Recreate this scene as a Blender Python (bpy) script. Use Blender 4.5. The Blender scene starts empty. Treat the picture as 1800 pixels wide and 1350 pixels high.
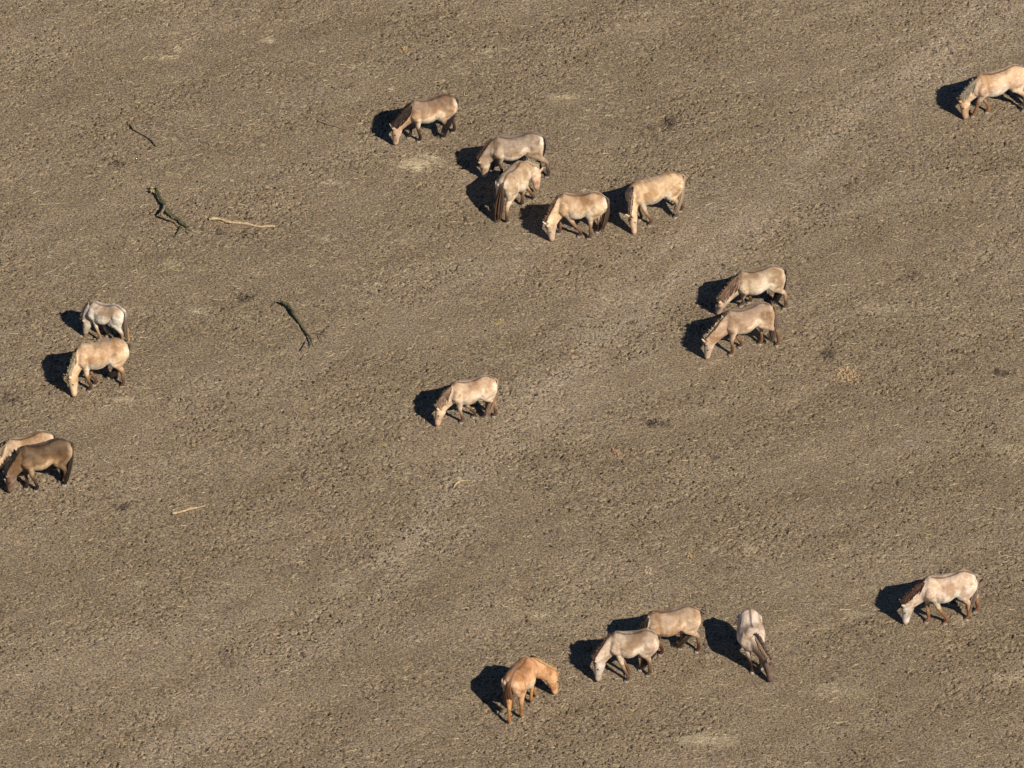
import bpy, bmesh, math, random
import numpy as np
from mathutils import Vector
from math import radians, sin, cos, pi, tan

# ------------------------------------------------------------------ camera, sky, sun
scene = bpy.context.scene
COL = scene.collection
FPX = 17000.0            # focal length in photo pixels (1800 px wide picture)
KPX = 71.0               # photo pixels per metre at the picture centre
ELEV = radians(40.0)     # camera looks down by this angle
DIST = FPX / KPX
CAM = np.array([0.0, -DIST * cos(ELEV), DIST * sin(ELEV)])
cam_d = bpy.data.cameras.new('camera')
cam_d.sensor_width = 36.0
cam_d.lens = 36.0 * FPX / 1800.0
cam_d.clip_start = 1.0
cam_d.clip_end = 20000.0
cam = bpy.data.objects.new('camera', cam_d)
COL.objects.link(cam)
cam.location = CAM
cam.rotation_euler = (radians(90) - ELEV, 0, 0)
scene.camera = cam

SUN_EL = radians(42.0)
SUN_DIR = np.array([0.625, -0.78])        # horizontal direction towards the sun
SUN_DIR /= np.linalg.norm(SUN_DIR)
world = bpy.data.worlds.new('World')
scene.world = world
world.use_nodes = True
wn = world.node_tree.nodes
wl = world.node_tree.links
wn.clear()
sky = wn.new('ShaderNodeTexSky')
sky.sky_type = 'NISHITA'
sky.sun_disc = False
sky.air_density = 0.8
sky.dust_density = 0.0
sky.ozone_density = 5.0
sky.sun_elevation = SUN_EL
sky.sun_rotation = math.atan2(SUN_DIR[0], SUN_DIR[1])
bg = wn.new('ShaderNodeBackground')
bg.inputs['Strength'].default_value = 0.05
wo = wn.new('ShaderNodeOutputWorld')
wl.new(sky.outputs[0], bg.inputs[0])
wl.new(bg.outputs[0], wo.inputs[0])

sun_d = bpy.data.lights.new('sun', 'SUN')
sun_d.energy = 5.0
sun_d.angle = radians(0.5)
sun_d.color = (1.0, 0.90, 0.76)
sun = bpy.data.objects.new('sun', sun_d)
COL.objects.link(sun)
sv = Vector((SUN_DIR[0] * cos(SUN_EL), SUN_DIR[1] * cos(SUN_EL), sin(SUN_EL)))
sun.rotation_euler = sv.to_track_quat('Z', 'Y').to_euler()
sun.location = (0, 0, 60)

vs = scene.view_settings
vs.view_transform = 'Standard'
vs.look = 'None'
vs.exposure = 0.20
vs.gamma = 1.0
vs.use_curve_mapping = False
scene.render.engine = 'CYCLES'

# ------------------------------------------------------------------ helpers
rng = np.random.default_rng(7)
UP = np.array([0.0, 0.0, 1.0])


def at(px, py, z=0.0):
    """point of the place seen at photo pixel (px, py) at height z"""
    dx = (px - 900.0) / FPX
    dy = -(py - 675.0) / FPX
    d = np.array([dx, dy * sin(ELEV) + cos(ELEV), dy * cos(ELEV) - sin(ELEV)])
    t = (z - CAM[2]) / d[2]
    return CAM + d * t


def norm(v):
    v = np.asarray(v, float)
    n = np.linalg.norm(v)
    return v / n if n > 1e-9 else v


def sstep(a, b, x):
    t = np.clip((x - a) / (b - a), 0, 1)
    return t * t * (3 - 2 * t)


def tag(o, label=None, cat=None, group=None, kind=None):
    if label: o['label'] = label
    if cat: o['category'] = cat
    if group: o['group'] = group
    if kind: o['kind'] = kind
    return o


def link_mesh(name, me, mat=None, parent=None, smooth=True):
    if mat and len(me.materials) == 0:
        me.materials.append(mat)
    if smooth and len(me.polygons):
        me.polygons.foreach_set('use_smooth', np.ones(len(me.polygons), dtype=bool))
    o = bpy.data.objects.new(name, me)
    COL.objects.link(o)
    if parent: o.parent = parent
    return o


def quick_mesh(name, verts, faces):
    me = bpy.data.meshes.new(name)
    me.from_pydata([tuple(v) for v in verts], [], faces)
    me.update()
    return me


def fast_mesh(name, V, F):
    """V (n,3), F (m,k) arrays with k equal for all faces"""
    me = bpy.data.meshes.new(name)
    V = np.ascontiguousarray(V, dtype=np.float32)
    F = np.ascontiguousarray(F, dtype=np.int32)
    k = F.shape[1]
    me.vertices.add(len(V))
    me.vertices.foreach_set('co', V.ravel())
    me.loops.add(F.size)
    me.loops.foreach_set('vertex_index', F.ravel())
    me.polygons.add(len(F))
    me.polygons.foreach_set('loop_start', np.arange(0, F.size, k, dtype=np.int32))
    me.polygons.foreach_set('loop_total', np.full(len(F), k, dtype=np.int32))
    me.update(calc_edges=True)
    return me


def set_color(me, name, C):
    a = me.color_attributes.new(name, 'FLOAT_COLOR', 'POINT')
    buf = np.ones((len(me.vertices), 4), dtype=np.float32)
    buf[:, :3] = C
    a.data.foreach_set('color', buf.ravel())


class Geo:
    def __init__(self):
        self.v = []
        self.f = []

    def ring_tube(self, rings, cap=True):
        base = len(self.v)
        n = len(rings[0])
        for r in rings:
            self.v.extend([tuple(p) for p in r])
        for i in range(len(rings) - 1):
            a = base + i * n
            b = a + n
            for j in range(n):
                k = (j + 1) % n
                self.f.append((a + j, a + k, b + k, b + j))
        if cap:
            for which, r in ((0, rings[0]), (1, rings[-1])):
                c = np.mean(np.array(r), axis=0)
                ci = len(self.v)
                self.v.append(tuple(c))
                a = base + (0 if which == 0 else (len(rings) - 1) * n)
                for j in range(n):
                    k = (j + 1) % n
                    self.f.append((a + k, a + j, ci) if which == 0 else (a + j, a + k, ci))

    def loft(self, cs, us, ls, ups, downs, sides, n=18, p=1.0):
        """rings: centre, dorsal dir, lateral dir, half-size dorsal, ventral, lateral"""
        rings = []
        for c, u, l, a, d, b in zip(cs, us, ls, ups, downs, sides):
            r = []
            for j in range(n):
                th = 2 * pi * j / n
                cu, sl = cos(th), sin(th)
                cu = math.copysign(abs(cu) ** p, cu)
                sl = math.copysign(abs(sl) ** p, sl)
                r.append(c + u * (cu * (a if cu > 0 else d)) + l * (sl * b))
            rings.append(r)
        self.ring_tube(rings)

    def tube(self, pts, rad, n=12, sub=3, flat=None):
        pts, rad = resample(pts, rad, sub)
        ref = np.array([0.31, 0.77, 0.55])
        rings = []
        u = None
        for i in range(len(pts)):
            t = norm(pts[min(i + 1, len(pts) - 1)] - pts[max(i - 1, 0)])
            if u is None:
                u = norm(np.cross(t, ref))
            u = norm(u - t * np.dot(u, t))
            w = np.cross(t, u)
            rings.append([pts[i] + (u * cos(2 * pi * j / n) + w * sin(2 * pi * j / n)) * rad[i] for j in range(n)])
        self.ring_tube(rings)


def resample(pts, rad, sub):
    pts = [np.asarray(p, float) for p in pts]
    out, ro = [], []
    n = len(pts)
    for i in range(n - 1):
        p0, p1, p2, p3 = pts[max(i - 1, 0)], pts[i], pts[i + 1], pts[min(i + 2, n - 1)]
        for k in range(sub):
            t = k / sub
            out.append(0.5 * ((2 * p1) + (p2 - p0) * t + (2 * p0 - 5 * p1 + 4 * p2 - p3) * t * t + (3 * p1 - p0 - 3 * p2 + p3) * t ** 3))
            ro.append(rad[i] * (1 - t) + rad[i + 1] * t)
    out.append(pts[-1])
    ro.append(rad[-1])
    return out, ro


# ------------------------------------------------------------------ materials
def new_mat(name):
    m = bpy.data.materials.new(name)
    m.use_nodes = True
    nt = m.node_tree
    b = nt.nodes.get('Principled BSDF')
    return m, nt, b


def N(nt, typ, **kw):
    n = nt.nodes.new(typ)
    for k, v in kw.items():
        if k.startswith('i_'):
            n.inputs[k[2:].replace('_', ' ')].default_value = v
        else:
            setattr(n, k, v)
    return n


def mixc(nt, fac, a, b, blend='MIX'):
    m = nt.nodes.new('ShaderNodeMix')
    m.data_type = 'RGBA'
    m.blend_type = blend
    for sock, val in ((m.inputs[0], fac), (m.inputs[6], a), (m.inputs[7], b)):
        if isinstance(val, (int, float)):
            sock.default_value = val
        elif isinstance(val, tuple):
            sock.default_value = (*val, 1.0)
        else:
            nt.links.new(val, sock)
    return m.outputs[2]


def ramp(nt, src, lo, hi, a=0.0, b=1.0):
    r = nt.nodes.new('ShaderNodeMapRange')
    r.inputs['From Min'].default_value = lo
    r.inputs['From Max'].default_value = hi
    r.inputs['To Min'].default_value = a
    r.inputs['To Max'].default_value = b
    nt.links.new(src, r.inputs['Value'])
    return r.outputs[0]


def noise(nt, coord, scale, detail=3.0, rough=0.55, dist=0.0):
    n = nt.nodes.new('ShaderNodeTexNoise')
    n.inputs['Scale'].default_value = scale
    n.inputs['Detail'].default_value = detail
    n.inputs['Roughness'].default_value = rough
    n.inputs['Distortion'].default_value = dist
    if coord is not None:
        nt.links.new(coord, n.inputs['Vector'])
    return n.outputs['Fac']


def mapped(nt, coord, scale=(1, 1, 1), rot=(0, 0, 0), loc=(0, 0, 0)):
    if any(rot):
        r0 = nt.nodes.new('ShaderNodeMapping')
        r0.inputs['Rotation'].default_value = tuple(-q for q in rot)
        nt.links.new(coord, r0.inputs['Vector'])
        coord = r0.outputs[0]
    m = nt.nodes.new('ShaderNodeMapping')
    m.inputs['Scale'].default_value = scale
    m.inputs['Location'].default_value = loc
    nt.links.new(coord, m.inputs['Vector'])
    return m.outputs[0]


def bump(nt, b, height, strength, distance):
    n = nt.nodes.new('ShaderNodeBump')
    n.inputs['Strength'].default_value = strength
    n.inputs['Distance'].default_value = distance
    nt.links.new(height, n.inputs['Height'])
    nt.links.new(n.outputs[0], b.inputs['Normal'])


def make_ground_mat():
    m, nt, b = new_mat('grazed_soil')
    co = nt.nodes.new('ShaderNodeTexCoord').outputs['Object']
    at1 = N(nt, 'ShaderNodeAttribute', attribute_name='zones')
    sep = nt.nodes.new('ShaderNodeSeparateColor')
    nt.links.new(at1.outputs['Color'], sep.inputs[0])
    mud, pale, path = sep.outputs[0], sep.outputs[1], sep.outputs[2]
    big = noise(nt, mapped(nt, co, (0.09, 0.38, 0.2), (0, 0, radians(27))), 1.0, 4, 0.6)
    c = mixc(nt, ramp(nt, big, 0.40, 0.60), (0.340, 0.268, 0.180), (0.415, 0.330, 0.235))
    mid = noise(nt, mapped(nt, co, (0.5, 1.5, 1), (0, 0, radians(27)), (9, 3, 0)), 1.0, 4, 0.65)
    c = mixc(nt, ramp(nt, mid, 0.48, 0.64, 0, 0.5), c, (0.272, 0.218, 0.148))
    mid2 = noise(nt, mapped(nt, co, (0.8, 1.9, 1), (0, 0, radians(32)), (31, 7, 0)), 1.0, 4, 0.65)
    c = mixc(nt, ramp(nt, mid2, 0.50, 0.64, 0, 0.75), c, (0.270, 0.212, 0.172))
    c = mixc(nt, ramp(nt, path, 0, 1, 0, 0.85), c, (0.455, 0.375, 0.285))
    # clumps of living and dead grass, mud crumbs
    cl = noise(nt, mapped(nt, co, loc=(3, 1, 0)), 12.0, 4, 0.7)
    c = mixc(nt, ramp(nt, cl, 0.50, 0.58, 0, 0.65), c, (0.215, 0.170, 0.148))
    sm = noise(nt, mapped(nt, co, (1, 1, 1), loc=(13, 1, 0)), 19.0, 3, 0.65)
    c = mixc(nt, ramp(nt, sm, 0.50, 0.57, 0, 0.7), c, (0.470, 0.375, 0.225))
    gr = noise(nt, mapped(nt, co, loc=(1, 17, 0)), 19.0, 3, 0.6)
    c = mixc(nt, ramp(nt, gr, 0.53, 0.60, 0, 0.5), c, (0.245, 0.215, 0.125))
    rd = noise(nt, mapped(nt, co, loc=(51, 17, 0)), 17.0, 3, 0.6)
    c = mixc(nt, ramp(nt, rd, 0.53, 0.60, 0, 0.7), c, (0.370, 0.250, 0.175))
    pu = noise(nt, mapped(nt, co, loc=(71, 37, 0)), 17.0, 3, 0.7)
    c = mixc(nt, ramp(nt, pu, 0.55, 0.60, 0, 0.9), c, (0.125, 0.100, 0.092))
    fi = noise(nt, mapped(nt, co, (1.0, 1.5, 1), (0, 0, 0.5), loc=(5, 1, 0)), 20.0, 3, 0.8)
    c = mixc(nt, ramp(nt, fi, 0.40, 0.47, 0.95, 0), c, (0.105, 0.082, 0.062))
    c = mixc(nt, ramp(nt, fi, 0.52, 0.60, 0, 0.75), c, (0.600, 0.480, 0.335))
    c = mixc(nt, 1.0, c, mixc(nt, ramp(nt, big, 0.40, 0.62), (0.95, 0.945, 0.93), (1.04, 1.04, 1.035)), 'MULTIPLY')
    c = mixc(nt, 1.0, c, mixc(nt, ramp(nt, mid, 0.44, 0.60), (1.03, 1.03, 1.04), (0.94, 0.925, 0.915)), 'MULTIPLY')
    c = mixc(nt, 1.0, c, (0.905, 0.90, 0.895), 'MULTIPLY')
    c = mixc(nt, 1.0, c, mixc(nt, path, (0.965, 0.96, 0.945), (1.17, 1.18, 1.21)), 'MULTIPLY')
    c = mixc(nt, ramp(nt, pale, 0, 1, 0, 0.42), c, (0.62, 0.52, 0.36))
    c = mixc(nt, ramp(nt, mud, 0, 1, 0, 0.6), c, (0.050, 0.043, 0.040))
    nt.links.new(c, b.inputs['Base Color'])
    b.inputs['Roughness'].default_value = 0.95
    b.inputs['Specular IOR Level'].default_value = 0.1
    h = noise(nt, co, 34.0, 4, 0.8)
    bump(nt, b, h, 1.0, 0.048)
    return m


def make_coat_mat():
    m, nt, b = new_mat('horse_coat')
    co = nt.nodes.new('ShaderNodeTexCoord').outputs['Object']
    info = nt.nodes.new('ShaderNodeObjectInfo')
    add = nt.nodes.new('ShaderNodeVectorMath')
    add.operation = 'ADD'
    sc = nt.nodes.new('ShaderNodeVectorMath')
    sc.operation = 'SCALE'
    sc.inputs['Scale'].default_value = 37.0
    cmb = nt.nodes.new('ShaderNodeCombineXYZ')
    for k in range(3):
        nt.links.new(info.outputs['Random'], cmb.inputs[k])
    nt.links.new(cmb.outputs[0], sc.inputs[0])
    nt.links.new(co, add.inputs[0])
    nt.links.new(sc.outputs[0], add.inputs[1])
    co2 = add.outputs[0]
    a = N(nt, 'ShaderNodeAttribute', attribute_name='coat').outputs['Color']
    n1 = noise(nt, co2, 2.6, 4, 0.6, 0.2)
    c = mixc(nt, ramp(nt, n1, 0.45, 0.60, 0, 0.95), a, mixc(nt, 1.0, a, (0.60, 0.51, 0.42), 'MULTIPLY'))
    n3 = noise(nt, co2, 9.0, 3, 0.6)
    c = mixc(nt, ramp(nt, n3, 0.46, 0.60, 0, 0.8), c, mixc(nt, 1.0, c, (1.24, 1.30, 1.38), 'MULTIPLY'))
    n2 = noise(nt, mapped(nt, co2, (1, 1, .35)), 42.0, 3, 0.75)
    c = mixc(nt, ramp(nt, n2, 0.35, 0.65, 0.45, 0), c, mixc(nt, 1.0, c, (0.70, 0.66, 0.62), 'MULTIPLY'))
    nt.links.new(c, b.inputs['Base Color'])
    b.inputs['Roughness'].default_value = 0.75
    b.inputs['Specular IOR Level'].default_value = 0.2
    b.inputs['Sheen Weight'].default_value = 0.12
    b.inputs['Sheen Roughness'].default_value = 0.3
    bump(nt, b, noise(nt, co2, 60.0, 3, 0.7), 0.5, 0.02)
    return m


def make_attr_mat(name, rough=0.7, spec=0.3, var=0.5, scale=60.0):
    m, nt, b = new_mat(name)
    co = nt.nodes.new('ShaderNodeTexCoord').outputs['Object']
    a = N(nt, 'ShaderNodeAttribute', attribute_name='tint').outputs['Color']
    n2 = noise(nt, co, scale, 3, 0.7)
    c = mixc(nt, ramp(nt, n2, 0.35, 0.65, var, 0), a, mixc(nt, 1.0, a, (0.6, 0.55, 0.5), 'MULTIPLY'))
    nt.links.new(c, b.inputs['Base Color'])
    b.inputs['Roughness'].default_value = rough
    b.inputs['Specular IOR Level'].default_value = spec
    return m


def make_bark(name, c1, c2, c3, scale=14.0):
    m, nt, b = new_mat(name)
    co = nt.nodes.new('ShaderNodeTexCoord').outputs['Object']
    n1 = noise(nt, co, scale * 0.35, 3, 0.6)
    n2 = noise(nt, co, scale, 4, 0.7)
    c = mixc(nt, ramp(nt, n1, 0.4, 0.6), c1, c2)
    c = mixc(nt, ramp(nt, n2, 0.45, 0.65), c, c3)
    nt.links.new(c, b.inputs['Base Color'])
    b.inputs['Roughness'].default_value = 0.9
    b.inputs['Specular IOR Level'].default_value = 0.15
    bump(nt, b, n2, 0.8, 0.03)
    return m


M_GROUND = make_ground_mat()
M_COAT = make_coat_mat()
M_HAIR = make_attr_mat('horse_hair', 0.6, 0.35, 0.5, 40.0)
M_STRAW = make_attr_mat('dry_stems', 0.8, 0.2, 0.3, 20.0)
M_DUNG = make_attr_mat('dung', 0.95, 0.1, 0.7, 30.0)
m_hoof, _nt, _b = new_mat('hoof_horn')
_c = mixc(_nt, ramp(_nt, noise(_nt, _nt.nodes.new('ShaderNodeTexCoord').outputs['Object'], 30), 0.4, 0.6), (0.36, 0.33, 0.29), (0.18, 0.15, 0.125))
_nt.links.new(_c, _b.inputs['Base Color'])
_b.inputs['Roughness'].default_value = 0.6
m_eye, _nt, _b = new_mat('eye_dark')
_nt.links.new(mixc(_nt, 0.3, (0.012, 0.009, 0.007), (0.03, 0.02, 0.015)), _b.inputs['Base Color'])
_b.inputs['Roughness'].default_value = 0.15


# ------------------------------------------------------------------ horses: data read off the place
# every entry: photo points of withers (w), tail base (t), poll (p), nose (n), four feet, tail tip
CREAM = dict(base=(.50, .365, .235), back=(.34, .24, .155), belly=(.80, .70, .56), leg=(.075, .04, .026), shank=(.30, .19, .11),
             head=(.60, .43, .29), muz=(.50, .32, .22), stripe=(.075, .05, .04), mane=(.20, .115, .065), mane2=(.55, .44, .30), tail=(.10, .065, .045))


def pal(**kw):
    d = dict(CREAM)
    d.update(kw)
    return d


HORSES = [
    dict(s=0.99, w=(731, 176), t=(801, 171.5), p=(690, 226), n=(695, 253), fl=(736, 249.5), fr=(718.5, 243), hl=(779.3, 243.5), hr=(796, 233.5),
         tip=(778, 236, .22), tmid=(795, 205), side=1, mlen=1.15,
         pal=pal(base=(0.352, 0.229, 0.142), back=(0.186, 0.127, 0.0857), belly=(0.82, 0.689, 0.522), shank=(0.0975, 0.06, 0.0413), leg=(0.0315, 0.021, 0.0154), head=(0.46, 0.336, 0.24),
                 mane=(.035, .02, .014), mane2=(.07, .035, .02), tail=(.03, .024, .024)),
         label='brown dun horse with black mane, above the pale straw patch'),
    dict(s=1.00, w=(877, 240.5), t=(954, 239), p=(843, 285), n=(852, 311), fl=(879, 309), fr=(864, 301), hl=(961, 312), hr=(946, 301),
         tip=(946, 284, .35), tmid=(955, 258), side=-1, mlen=.6,
         pal=pal(base=(0.335, 0.255, 0.189), back=(0.207, 0.155, 0.117), belly=(0.784, 0.665, 0.522), shank=(0.165, 0.112, 0.0825), leg=(0.035, 0.0245, 0.021), head=(0.46, 0.365, 0.27),
                 mane=(.11, .045, .025), mane2=(.06, .03, .02), tail=(.03, .022, .02), muz=(.30, .2, .15)),
         label='grey dun horse grazing directly behind the pale horse seen from the rear'),
    dict(s=1.02, fat=1.12, w=(915, 283), t=(883.5, 322), p=(948, 299), n=(944, 334), nz=.16, fl=(939, 350), fr=(919, 360), hl=(872, 387), hr=(892, 391),
         tip=(874, 388, .05), tmid=(878, 350), side=-1, mlen=.6, bend=0.0,
         pal=pal(base=(0.469, 0.36, 0.256), back=(0.31, 0.217, 0.14), belly=(0.784, 0.665, 0.51), shank=(0.36, 0.247, 0.15), head=(0.515, 0.355, 0.25), mane=(.36, .25, .15),
                 mane2=(.45, .34, .24), tail=(.10, .06, .04), muz=(.25, .14, .10)),
         label='pale dun horse turned rump first with a long brown tail reaching the ground'),
    dict(s=1.03, w=(993, 340), t=(1065.5, 346), p=(961, 397), n=(970.5, 422), fl=(1018, 416.5), fr=(981, 411.5), hl=(1034.5, 420.5), hr=(1050, 409),
         tip=(1058, 402, .15), tmid=(1068, 370), side=-1, mlen=.6,
         pal=pal(base=(0.502, 0.369, 0.237), back=(0.31, 0.202, 0.124), mane=(.16, .075, .04), mane2=(.10, .05, .035), head=(0.607, 0.48, 0.35), muz=(.66, .43, .33)),
         label='cream tan horse with dark drooping tail, left of the golden tan horse'),
    dict(s=1.04, w=(1121, 319), t=(1199, 306), p=(1108, 382), n=(1115, 410), fl=(1142, 397), fr=(1124.5, 387.5), hl=(1187, 383), hr=(1196, 372),
         tip=(1186, 374, .18), tmid=(1198, 340), side=1, mlen=.45,
         pal=pal(base=(0.502, 0.36, 0.222), back=(0.365, 0.253, 0.155), mane=(.16, .09, .06), mane2=(.48, .40, .30), tail=(.34, .27, .20), stripe=(.30, .20, .13)),
         label='golden tan horse with light grey tail, right of the cream tan striding one'),
    dict(s=1.02, w=(1727, 130), t=(1803, 118), p=(1687, 179), n=(1697, 208), fl=(1710, 206), fr=(1735, 199), hl=(1799, 196), hr=(1815, 186),
         tip=(1812, 180, .25), tmid=(1812, 150), side=1, mlen=1.0,
         pal=pal(base=(.50, .36, .255), back=(.42, .29, .185), mane=(.33, .26, .19), mane2=(.20, .14, .10), leg=(0.182, 0.084, 0.042)),
         label='tan horse with a long blond mane cut by the right edge of the picture'),
    dict(s=1.00, w=(1307, 477), t=(1378, 472), p=(1263, 530), n=(1261.5, 551), fl=(1302.5, 539), fr=(1316.5, 533), hl=(1378.5, 543), hr=(1362.5, 530),
         tip=(1361, 532, .15), tmid=(1381, 500), side=1, mlen=1.25,
         pal=pal(base=(0.436, 0.338, 0.241), back=(0.297, 0.224, 0.155), mane=(.20, .105, .065), mane2=(.11, .055, .035), tail=(.03, .022, .02), head=(0.423, 0.307, 0.21)),
         label='buff horse with a thick brown mane standing behind the mottled horse on the right'),
    dict(s=1.02, w=(1286, 546), t=(1358, 536), p=(1239.5, 604), n=(1243, 629), fl=(1284, 625), fr=(1300, 611.5), hl=(1365.5, 608.5), hr=(1335.5, 606),
         tip=(1355, 600, .2), tmid=(1366, 570), side=-1, mlen=.8,
         pal=pal(base=(0.352, 0.246, 0.166), back=(0.228, 0.159, 0.109), mane=(.50, .39, .26), mane2=(.10, .06, .04), tail=(.14, .10, .075), belly=(0.807, 0.653, 0.475),
                 leg=(0.112, 0.056, 0.028), head=(0.442, 0.336, 0.25), muz=(.52, .34, .25)),
         label='mottled brown horse with pale mane, in front of the buff horse'),
    dict(s=0.97, w=(803.5, 671), t=(871, 665), p=(767.5, 719), n=(768.5, 748), fl=(810.5, 744), fr=(832, 734), hl=(868, 733), hr=(853, 731),
         tip=(855, 730, .15), tmid=(871, 695), side=1, mlen=1.05,
         pal=pal(base=(0.519, 0.387, 0.275), back=(0.358, 0.253, 0.171), mane=(.26, .14, .085), mane2=(.52, .42, .32), tail=(.33, .22, .15), belly=(0.82, 0.689, 0.535)),
         label='cream horse with a brown mane grazing alone in the middle of the pasture'),
    dict(s=0.84, w=(166, 530), t=(218, 547), p=(147, 564), n=(149.5, 588), fl=(174, 598), fr=(188, 592), hl=(214, 609), hr=(224, 603),
         tip=(222, 592, .2), tmid=(219, 570), side=-1, mlen=.4,
         pal=pal(base=(0.452, 0.413, 0.359), back=(0.344, 0.268, 0.21), belly=(0.737, 0.665, 0.547), mane=(.11, .07, .05), mane2=(.07, .05, .04), tail=(.20, .15, .11),
                 head=(0.386, 0.317, 0.24), muz=(.22, .15, .11), shank=(0.42, 0.323, 0.21), leg=(0.294, 0.189, 0.098)),
         label='small pale grey young horse standing behind the apricot coloured horse at left'),
    dict(s=1.05, w=(146, 605), t=(224, 602), p=(120.5, 665), n=(131, 696), fl=(156.5, 688), fr=(166, 677.5), hl=(214, 680.5), hr=(202, 668),
         tip=(196, 660, .25), tmid=(225, 628), side=1, mlen=.7,
         pal=pal(base=(0.502, 0.352, 0.222), back=(0.358, 0.239, 0.148), mane=(.40, .29, .18), mane2=(.13, .08, .055), tail=(.08, .05, .045), head=(0.57, 0.422, 0.27),
                 stripe=(.36, .26, .18)),
         label='apricot tan horse with blond streaked mane in front of the small pale grey one'),
    dict(s=1.00, w=(20, 772), t=(93, 762), p=(-19, 824), n=(-14, 850), fl=(22, 848), fr=(8, 842), hl=(84, 832), hr=(96, 826),
         tip=(92, 818, .3), tmid=(94, 785), side=1, mlen=.8,
         pal=pal(base=(0.469, 0.338, 0.222), mane=(.25, .16, .10), mane2=(.5, .4, .28), tail=(.08, .05, .04)),
         label='pale tan horse at the left edge, mostly hidden behind the dark brown horse'),
    dict(s=1.03, w=(46, 784), t=(123.5, 776), p=(11, 837), n=(18, 865), fl=(63, 863.5), fr=(45.5, 860), hl=(113, 853.5), hr=(106, 847),
         tip=(114, 845, .15), tmid=(122, 812), side=-1, mlen=.9,
         pal=pal(base=(.165, .102, .055), back=(.085, .055, .034), belly=(.42, .30, .18), shank=(0.09, 0.0562, 0.0338), leg=(0.0245, 0.0154, 0.0112), head=(0.184, 0.125, 0.095),
                 mane=(.02, .015, .013), mane2=(.03, .02, .016), tail=(.05, .035, .025), stripe=(.03, .02, .018), muz=(.15, .09, .065)),
         label='dark brown horse at the left edge, darkest of the herd'),
    dict(s=1.08, w=(1636, 1014), t=(1715, 1009), p=(1586.5, 1064), n=(1591.5, 1095), fl=(1661, 1097.5), fr=(1628.5, 1095), hl=(1699, 1090), hr=(1715, 1076.5),
         tip=(1701, 1072, .25), tmid=(1713, 1042), side=1, mlen=.75,
         pal=pal(base=(0.553, 0.43, 0.34), back=(0.4, 0.297, 0.218), belly=(0.82, 0.76, 0.618), mane=(.07, .032, .022), mane2=(.22, .09, .045), tuft=(.04, .02, .016), tail=(.26, .19, .15),
                 head=(0.607, 0.557, 0.49), muz=(.68, .50, .44), shank=(0.39, 0.247, 0.135), leg=(0.154, 0.07, 0.0385)),
         label='pinkish cream horse with a white face and chestnut mane at lower right'),
    dict(s=1.04, w=(1151, 1074), t=(1230, 1071), p=(1119, 1128), n=(1126, 1154), fl=(1161, 1152), fr=(1147, 1146), hl=(1225, 1146.5), hr=(1195, 1141.5),
         tip=(1192, 1134, .15), tmid=(1222, 1112), side=1, mlen=1.0,
         pal=pal(base=(0.401, 0.29, 0.199), back=(0.255, 0.181, 0.124), mane=(.03, .02, .016), mane2=(.06, .035, .025), tail=(.10, .07, .05), leg=(0.063, 0.021, 0.0126),
                 belly=(0.689, 0.499, 0.332), shank=(0.165, 0.09, 0.0562)),
         label='tan horse with black mane, its head hidden behind the grey faced horse'),
    dict(s=1.01, w=(1084, 1111), t=(1157, 1115), p=(1046, 1164), n=(1051, 1197), fl=(1101, 1198), fr=(1102, 1188), hl=(1138.5, 1188.5), hr=(1125, 1179),
         tip=(1128, 1172, .15), tmid=(1155, 1145), side=-1, mlen=.4,
         pal=pal(base=(0.419, 0.325, 0.246), back=(0.262, 0.199, 0.144), mane=(.12, .045, .025), mane2=(.07, .03, .02), tail=(.06, .042, .035), head=(0.405, 0.346, 0.29),
                 muz=(.46, .31, .24), belly=(0.784, 0.653, 0.51), shank=(0.27, 0.18, 0.105)),
         label='greyish tan horse with a grey face, in front of the tan horse with black mane'),
    dict(s=1.04, fat=1.06, w=(1322.5, 1103), t=(1316, 1069), p=(1353, 1163), n=(1355, 1198), fl=(1338, 1176), fr=(1322, 1183), hl=(1332, 1140), hr=(1305, 1139),
         tip=(1314, 1120, .3), tmid=(1315, 1090), side=1, mlen=1.5,
         pal=pal(base=(0.485, 0.395, 0.317), back=(0.427, 0.34, 0.281), belly=(0.653, 0.522, 0.392), mane=(.075, .05, .035), mane2=(.26, .18, .12), tail=(.05, .04, .035), tuft=(.03, .022, .02), neckc=(.19, .14, .105),
                 leg=(0.028, 0.014, 0.0105), shank=(0.09, 0.0525, 0.0375), head=(.13, .092, .07), muz=(.09, .065, .055), stripe=(.05, .035, .03)),
         label='pinkish grey horse seen head on, facing straight down the picture'),
    dict(s=1.01, fat=1.10, w=(926, 1155), t=(896, 1198), p=(978, 1184), n=(976.5, 1219), fl=(943, 1225), fr=(935, 1235), hl=(897, 1271.5), hr=(918, 1260.5),
         tip=(896, 1246, .25), tmid=(888, 1220), side=-1, mlen=.4,
         pal=pal(base=(.43, .24, .125), back=(.33, .175, .088), belly=(0.807, 0.594, 0.392), mane=(.50, .26, .11), mane2=(.38, .18, .08), tail=(.22, .11, .055),
                 leg=(0.238, 0.112, 0.042), shank=(0.375, 0.21, 0.09), head=(.44, .24, .12), muz=(.60, .33, .15), stripe=(.16, .08, .05)),
         label='chestnut horse with ginger mane seen from behind at bottom centre'),
]
FEET = []


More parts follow.
